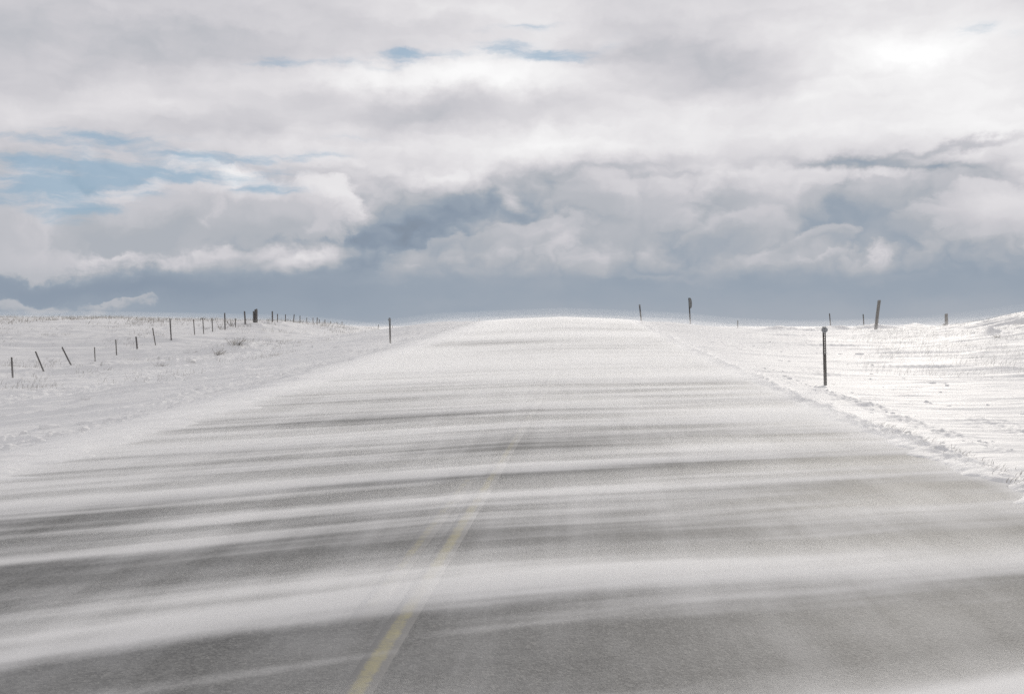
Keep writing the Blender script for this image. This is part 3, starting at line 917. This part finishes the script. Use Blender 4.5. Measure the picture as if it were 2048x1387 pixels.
# single posts elsewhere
put_post("thin_stake", (757, 649), (754.5, 669), 84, 't', 1.6, "thin stake leaning right just left of the left roadside marker post", "stake")
put_post("thin_stake", (958, 636.5), (958.4, 644.5), 92, 't', 1.5, "tiny stake poking over the road crest, between left marker and road", "stake")
put_post("thin_stake", (785, 650), (785, 656), 95, 't', 1.3, "tiny faint stake just right of the left roadside marker post", "stake")
put_post("thin_stake", (39.2, 732), (39, 741), 52, 't', 1.3, "short thin stick between the two leftmost fence posts", "stake")
put_post("steel_fence_post", (1475.5, 640.5), (1475.7, 665), 78, 't', 1.8, "pale thin post on the skyline between the road sign and right marker", "fence post", "posts in the right field")
put_post("steel_fence_post", (1659, 626.5), (1661, 650), 104, 't', 2.0, "thin post beyond the ridge, seen just above the right marker's top", "fence post", "posts in the right field")
put_post("steel_fence_post", (1726.3, 628), (1728.6, 661), 74, 't', 2.0, "thin steel post just left of the tall leaning wooden post at right", "fence post", "posts in the right field")
put_post("wooden_fence_post", (1758.5, 600), (1752.3, 653.5), 62, 'w', 6.2, "tall thick wooden post leaning right against the sky at right", "fence post", "posts in the right field", seed=77, material=M_WOOD2, taper=.94)
ob = put_post("wooden_fence_post", (1892.5, 627), (1893.3, 655), 70, 'w', 6.4, "short stout wooden post with a low stub, farthest right on the ridge", "fence post", "posts in the right field", seed=78, material=M_WOOD2)
wst = 6.0 / F * 70
stub = link("brace_stub", wood_mesh("brace_stub", .30, wst / 2, 79, .5, material=M_WOOD2, sides=8), parent=ob, loc=(-.17, -.03, 0))

# ------------------------------------------------------------------ roadside marker posts: perforated U channel with a small plate on top
def channel_mesh(name, length, w, bury=.5, holes=True):
    """U channel: web with a row of square holes, two flanges, outer lips; all as thin solid bars"""
    th = .004
    Vs, Fs, base = [], [], 0
    def box(x0, x1, y0, y1, z0, z1):
        nonlocal base
        v = np.array([(x0, y0, z0), (x1, y0, z0), (x1, y1, z0), (x0, y1, z0), (x0, y0, z1), (x1, y0, z1), (x1, y1, z1), (x0, y1, z1)])
        Vs.append(v)
        Fs.append(np.array([[0, 1, 5, 4], [1, 2, 6, 5], [2, 3, 7, 6], [3, 0, 4, 7], [4, 5, 6, 7], [3, 2, 1, 0]]) + base)
        base += 8
    wb = w * .5; hw = .0085
    # web, left and right strips, with bridges between the holes
    box(-wb / 2, -hw, 0, th, -bury, length); box(hw, wb / 2, 0, th, -bury, length)
    pitch = .034
    z = -bury
    if holes:
        zz = length - .55
        box(-hw + .0005, hw - .0005, .0003, th - .0003, -bury, zz)
        while zz < length - .01:
            box(-hw + .0005, hw - .0005, .0003, th - .0003, zz + .012, min(zz + pitch, length)); zz += pitch
    else:
        box(-hw + .0005, hw - .0005, .0003, th - .0003, -bury, length)
    # flanges sloping forward, then lips
    for sgn in (-1, 1):
        x0 = sgn * wb / 2; x1 = sgn * w * .42
        prof = [(x0, 0), (x0 + sgn * .001, th), (x1, .026), (x1 - sgn * th, .026)]
        V, Fq = extrude_profile(prof if sgn > 0 else prof[::-1], -bury, length, 2)
        Vs.append(V); Fs.append(Fq + base)
        Fs.append(np.array([[4, 5, 6, 7]]) + base); base += 8
        xa, xb = sorted((x1, sgn * w * .5 + sgn * .004))
        box(xa, xb, .0262, .0262 + th, -bury, length)
    return mesh_from(name, np.vstack(Vs), np.vstack(Fs), M_STEEL, False)

def plate_mesh(name, r, th=.004, stretch=(1, 1), sides=8, material=None):
    a = (np.arange(sides) + .5) * 2 * np.pi / sides
    ring = np.stack([np.cos(a) * r * stretch[0], np.sin(a) * r * stretch[1]], -1)
    V = []
    for (k, yv) in ((0.0, -th), (.97, -th), (1, -th * .5), (1, th * .5), (.97, th), (0.0, th)):
        V.append(np.column_stack([ring[:, 0] * max(k, .001), np.full(sides, yv), ring[:, 1] * max(k, .001)]))
    return mesh_from(name, np.vstack(V), grid_faces(6, sides, True), material or M_PLATE, False)

def bolt_mesh(name, r, ln):
    a = np.arange(6) * np.pi / 3
    V = []
    for (k, yv) in ((.001, -ln), (.8, -ln), (1, -ln * .8), (1, 0), (.001, 0)):
        V.append(np.column_stack([np.cos(a) * r * k, np.full(6, yv), np.sin(a) * r * k]))
    return mesh_from(name, np.vstack(V), grid_faces(5, 6, True), M_STEEL, False)

def marker(top, base, Y, wpx, label, plate_px, plate_dy, holes=True):
    b = at_depth(base[0], base[1], Y); tp = at_depth(top[0], top[1], Y)
    tip = tp - b; Ln = float(np.linalg.norm(tip))
    root = link("marker_post", None, label=label, cat="marker post", group="roadside marker posts")
    place(root, b, tip)
    w = wpx / F * Y
    link("post", channel_mesh("post", Ln, w, holes=holes), parent=root)
    r = plate_px / F * Y / 2
    pl = link("reflector_plate", plate_mesh("reflector_plate", r, stretch=(1.06, .92), sides=8), parent=root, loc=(0, -.010, Ln - plate_dy / F * Y))
    link("bolt", bolt_mesh("bolt", .008, .008), parent=pl, loc=(0, -.004, .02))
    link("bolt", bolt_mesh("bolt", .008, .008), parent=pl, loc=(0, -.004, -.02))
    return root

marker((1648.7, 653), (1651.5, 776), 20.9, 5.6, "tall dark roadside marker post in snow at right, nearest of the three", 12.5, 6.5)
marker((779, 635.3), (780.6, 690), 46, 3.1, "dark roadside marker post standing in snow left of the road", 6.2, 4.0)
marker((1279, 608.5), (1282.5, 641), 79, 2.6, "small marker post leaning left on the skyline right of the road crest", 4.0, 1.6)

# ------------------------------------------------------------------ road sign beyond the crest, seen from behind and edge on
Ys = 96.0
bs_ = at_depth(1380.5, 643, Ys); ts_ = at_depth(1377.8, 595.5, Ys)
sg = link("road_sign", None, label="round road sign on a thin post beyond the crest, turned nearly edge-on", cat="road sign")
tip = ts_ - bs_
place(sg, bs_, tip)
Ls = float(np.linalg.norm(tip))
link("post", channel_mesh("post", Ls, 2.4 / F * Ys, bury=1.2, holes=False), parent=sg)
pn = link("sign_panel", plate_mesh("sign_panel", 10.6 / F * Ys, th=.006, sides=28, material=M_SIGN), parent=sg, loc=(.115, .09, Ls - 10.4 / F * Ys))
pn.rotation_euler = (0, 0, RAD(66))

# ------------------------------------------------------------------ dry grass, weeds, snow clods
def blades(name, P, H, Wd, lean, material, seed, **kw):
    """thin tapered stalks: P (n,3) bases, H heights, lean (n,2)"""
    rng = np.random.RandomState(seed)
    n = len(P)
    th = rng.uniform(0, np.pi, n)
    sx_ = np.cos(th)[:, None] * np.array([[1, 0, 0]]) + np.sin(th)[:, None] * np.array([[0, 1, 0]])
    L3 = np.column_stack([lean, np.zeros(n)])
    up = np.array([[0, 0, 1.0]])
    rows = []
    for (u, k) in ((-.05, 1.0), (.4, .85), (.75, .6), (1.0, .15)):
        c = P + up * (H * (u if u < 0 else u * (1 - .18 * u)))[:, None] + L3 * (H * max(u, 0) ** 1.6)[:, None]
        rows.append(c - sx_ * (Wd * k / 2)[:, None]); rows.append(c + sx_ * (Wd * k / 2)[:, None])
    V = np.stack(rows, 1).reshape(-1, 3)
    b = (np.arange(n) * 8)[:, None, None]
    f = np.array([[0, 1, 3, 2], [2, 3, 5, 4], [4, 5, 7, 6]])[None]
    return link(name, mesh_from(name, V, (b + f).reshape(-1, 4), material, False), **kw)

def scatter(n, x0, x1, y0, y1, seed, keep):
    rng = np.random.RandomState(seed)
    x = rng.uniform(x0, x1, n); y = rng.uniform(y0, y1, n)
    k = keep(x, y, rng)
    x, y = x[k], y[k]
    return np.column_stack([x, y, ground_z(x, y)]), rng

def keep_left(x, y, rng):
    d = fbm(x / 5.0, y / 5.0, 201, 3)
    crest = sstep(66, 84, y) * .34 * sstep(-20, -28, x)
    clump = pnoise(x / .8, y / .8, 215)
    scour = .42 * (np.exp(-((x + 17) / 4.0) ** 2 - ((y - 52) / 7.0) ** 2))
    return (x < -12.5) & (d + crest + scour + clump * .5 > .42)
P, rng = scatter(70000, -64, -12, 32, 112, 5, keep_left)
n = len(P)
cr_ = sstep(64, 82, P[:, 1])
blades("dry_grass", P, rng.uniform(.08, .30, n) * (1 + .5 * cr_), rng.uniform(.006, .013, n) * (1 + .9 * cr_), np.column_stack([rng.normal(.25, .45, n), rng.normal(0, .4, n)]),
       M_GRASS, 6, kind='stuff', label="dry grass stalks poking through the snow of the left field", cat="grass")

def keep_right(x, y, rng):
    px_ = np.arctan2(x - CAM.x, y) * F + 1150
    d = fbm(x / 4.0, y / 6.0, 231, 3)
    z = sstep(1560, 1760, px_) * sstep(22, 30, y) * (1 - sstep(58, 66, y))
    return (d * .7 + z * .9 + pnoise(x / .7, y / .7, 233) * .5 > .75)
P, rng = scatter(30000, 8.5, 34, 20, 64, 7, keep_right)
n = len(P)
blades("dry_grass", P, rng.uniform(.08, .22, n), rng.uniform(.004, .009, n), np.column_stack([rng.normal(.55, .25, n), rng.normal(.1, .3, n)]),
       M_PALE, 8, kind='stuff', label="pale frosted grass stalks bent by the wind in the right field", cat="grass")

# frosted stubble along the near windrow
rng = np.random.RandomState(21)
y_ = rng.uniform(8.2, 13.5, 420); x_ = rng.normal(4.72, .10, 420)
P = np.column_stack([x_, y_, ground_z(x_, y_)])
blades("frosted_stubble", P, rng.uniform(.02, .07, 420), rng.uniform(.004, .009, 420), np.column_stack([rng.normal(.9, .3, 420), rng.normal(.2, .3, 420)]),
       M_PALE, 22, kind='stuff', label="short frosted stubble bent over on the snow ridge along the right road edge", cat="grass")

def weed(px, py, Y, hpx, n, spread, label, seed, twigs=2, lean=.1, name="dry_weed", thick=.012):
    """dead branching weed: stems with side twigs"""
    rng = np.random.RandomState(seed)
    p = at_depth(px, py, Y)
    z0 = gz(p[0], p[1])
    root = Vector((p[0], p[1], min(p[2], z0)))
    H0 = hpx / F * Y
    Vs, Fs, base = [], [], 0
    def tube(a, b, r0, r1):
        nonlocal base
        d = (b - a); d = d / np.linalg.norm(d)
        u = np.cross(d, [0.3, .9, .1]); u /= np.linalg.norm(u); v = np.cross(d, u)
        an = np.arange(5) * 2 * np.pi / 5
        for c, r in ((a, r0), (b, r1)):
            Vs.append(c + r * (np.cos(an)[:, None] * u + np.sin(an)[:, None] * v))
        Fs.append(np.array([[k, (k + 1) % 5, 5 + (k + 1) % 5, 5 + k] for k in range(5)]) + base); base += 10
    for i in range(n):
        a = np.array([rng.normal(0, thick * .5), rng.normal(0, thick * .5), -.08])
        h = H0 * rng.uniform(.55, 1.05)
        d = np.array([rng.normal(lean, .25 + spread * .45), rng.normal(0, .3), 1.0 if rng.uniform() < .6 else .7]) * h
        m_ = a + d * .55 + rng.normal(0, .02, 3); e = a + d
        tube(a, m_, thick, thick * .75); tube(m_, e, thick * .75, thick * .35)
        for q in range(twigs):
            u = rng.uniform(.4, .95); s0 = a + (m_ - a) * (u / .55) if u < .55 else m_ + (e - m_) * ((u - .55) / .45)
            tube(s0, s0 + np.array([rng.normal(.05, .3), rng.normal(0, .3), rng.uniform(.2, .5)]) * h * .5, thick * .55, thick * .25)
    return link(name, mesh_from(name, np.vstack(Vs), np.vstack(Fs), M_GRASS, False), label=label, cat="weed", loc=root)

weed(440, 652, 70.5, 22, 7, .5, "dark dry branching weeds against the sky between two fence posts", 301, 3)
weed(462, 650, 74, 16, 12, 1.6, "low dry twiggy weeds on the skyline right of the tall branching weeds", 302, 2)
weed(411, 650, 70, 10, 5, .5, "short dry weed beside the thin twig-topped fence post", 306, 2)
weed(1660, 773, 21.3, 17, 3, .10, "pale dry weed at the foot of the nearest marker post", 303, 1, lean=.7, thick=.005)
weed(470, 697, 56, 27, 44, .9, "dark bushy tuft of dry grass on a drift left of the road", 304, 3, lean=.35, thick=.007)
weed(432, 711, 53, 18, 34, 1.2, "lower dark tuft of dry grass on a drift, left of the bushy tuft", 307, 2, lean=.3, thick=.007)
weed(320, 735, 47, 15, 24, 1.1, "pale grey tuft of dry grass below the short stout fence post", 311, 2, lean=.3, thick=.006)
weed(1992, 664, 45, 10, 22, .8, "tuft of dry grass topping the small drift by the right bank", 305, 1, lean=.2, thick=.006)
weed(2031, 915, 14.2, 13, 2, .03, "small dark stem standing in snow at the right edge", 309, 0, lean=.0, thick=.012)

# clods of ploughed crust along the shoulders
def clods(name, pts, sizes, seed, label):
    rng = np.random.RandomState(seed)
    t = (1 + 5 ** .5) / 2
    iv = np.array([(-1, t, 0), (1, t, 0), (-1, -t, 0), (1, -t, 0), (0, -1, t), (0, 1, t), (0, -1, -t), (0, 1, -t), (t, 0, -1), (t, 0, 1), (-t, 0, -1), (-t, 0, 1)]) / 1.902
    fi = np.array([(0, 11, 5), (0, 5, 1), (0, 1, 7), (0, 7, 10), (0, 10, 11), (1, 5, 9), (5, 11, 4), (11, 10, 2), (10, 7, 6), (7, 1, 8),
                   (3, 9, 4), (3, 4, 2), (3, 2, 6), (3, 6, 8), (3, 8, 9), (4, 9, 5), (2, 4, 11), (6, 2, 10), (8, 6, 7), (9, 8, 1)])
    n = len(pts)
    sc_ = rng.uniform(.55, 1.2, (n, 1, 3)) * np.array([1.2, 1.0, .65])
    V = iv[None] * (1 + rng.uniform(-.28, .28, (n, 12, 1))) * sc_ * sizes[:, None, None] + pts[:, None, :]
    Fc = (np.arange(n) * 12)[:, None, None] + fi[None]
    return link(name, mesh_from(name, V.reshape(-1, 3), Fc.reshape(-1, 3), M_SNOW, False), kind='stuff', label=label, cat="snow clods")

def clod_pts(lines, seed):
    rng = np.random.RandomState(seed)
    out = []; sz = []
    for (xc, sp, n, y0, y1, s0) in lines:
        y = rng.uniform(y0, y1, n * 3)
        k = pnoise(y / 2.2, y * 0 + xc, 401) + .5 * pnoise(y / .7, y * 0 + xc, 403) > .12
        y = y[k][:n]
        x = rng.normal(xc, sp, len(y))
        x = np.where(np.abs(x) < 4.7, np.sign(xc) * (4.66 + rng.uniform(0, .2, len(y))), x)
        z = ground_z(x, y)
        s = s0 * rng.gamma(2.0, .5, len(y))
        out.append(np.column_stack([x, y, z - s * .1])); sz.append(s)
    return np.vstack(out), np.concatenate(sz)

p_, s_ = clod_pts([(4.75, .10, 380, 9, 66, .020), (5.5, .18, 140, 8, 26, .020), (7.3, .6, 70, 9, 50, .03), (9.5, 1.4, 60, 10, 45, .035)], 11)
clods("snow_clods", p_, s_, 12, "broken clods of ploughed snow crust along the right shoulder")
p_, s_ = clod_pts([(-5.9, .25, 120, 10, 60, .030), (-7.1, .35, 220, 12, 60, .06), (-8.4, .5, 160, 14, 55, .05), (-12, 2.0, 120, 20, 60, .06), (-17, 2.5, 160, 30, 62, .07)], 13)
clods("snow_clods", p_, s_, 14, "broken clods of snow crust scattered beside the left shoulder")

# ------------------------------------------------------------------ blowing snow: closed layers of air full of snow, following the ground
def shell(name, x0, x1, y0, y1, h, step, material, label, sink=.25, taper=None):
    xv = np.arange(x0, x1 + 1e-6, step); yv = np.arange(y0, y1 + 1e-6, step)
    X, Y = np.meshgrid(xv, yv, indexing='ij')
    base = np.maximum(land_z(X, Y), np.where(np.abs(X) < HALF + .2, road_z(Y) - crown(X, Y), -99))
    hh = h if taper is None else h * taper(X, Y)
    T = np.stack([X, Y, base + hh], -1).reshape(-1, 3)
    Bt = np.stack([X, Y, base - sink], -1).reshape(-1, 3)
    nu, nv = X.shape; n = nu * nv
    top = grid_faces(nu, nv)[:, ::-1]; bot = grid_faces(nu, nv) + n
    def side(idx):
        idx = np.asarray(idx)
        return np.stack([idx[:-1], idx[1:], idx[1:] + n, idx[:-1] + n], -1)
    sides = [side(np.arange(nv)), side(np.arange(nv) + (nu - 1) * nv)[:, ::-1], side(np.arange(nu) * nv)[:, ::-1], side(np.arange(nu) * nv + nv - 1)]
    return link(name, mesh_from(name, np.vstack([T, Bt]), np.vstack([top, bot] + sides), material, True), kind='stuff', label=label, cat="blowing snow")

def air_material(name, dens, g):
    m, N = mat(name)
    v = N.new('ShaderNodeVolumePrincipled')
    v.inputs['Color'].default_value = (.97, .975, .985, 1)
    v.inputs['Anisotropy'].default_value = g
    v.inputs['Density'].default_value = dens
    finish(N, None, v.outputs[0])
    return m

def streamer_material(name, dens, g):
    m, N = mat(name)
    d = drift(N)
    v = N.new('ShaderNodeVolumePrincipled')
    v.inputs['Color'].default_value = (.97, .975, .985, 1)
    v.inputs['Anisotropy'].default_value = g
    P = N.new('ShaderNodeNewGeometry').outputs['Position']
    ax = N.math('ABSOLUTE', N.sep(P)[0])
    xs = N.sep(P)[0]
    fade = N.math('MULTIPLY', N.math('MULTIPLY', N.mapr(xs, -6.4, -3.2, 0.0, 1.0), N.mapr(xs, 3.9, 5.4, 1.0, .12)), N.mapr(N.sep(P)[1], 14.0, 50.0, 1.0, .45))
    N.put(v.inputs['Density'], N.math('MULTIPLY', N.mapr(d, -.25, .70, 0.0, dens), fade))
    finish(N, None, v.outputs[0])
    m.cycles.volume_step_rate = 0.35
    return m

shell("blowing_snow", -70, 70, 9, 150, .34, 1.0, air_material("snow_air", .012, .30), "dense veil of snow blowing just over the fields and the road")
shell("blowing_snow", -80, 80, 12, 170, .75, 1.0, air_material("thin_snow_air", .0045, .30), "thin haze of wind-lifted snow above the fields and the road crest")
shell("blowing_snow", -8, 8, 2.4, 72, .14, .5, streamer_material("snow_streamer", 1.0, .36), "streamers of snow snaking across the road surface",
      taper=lambda X, Y: 1 - .85 * sstep(3.2, 7.0, np.abs(X)))
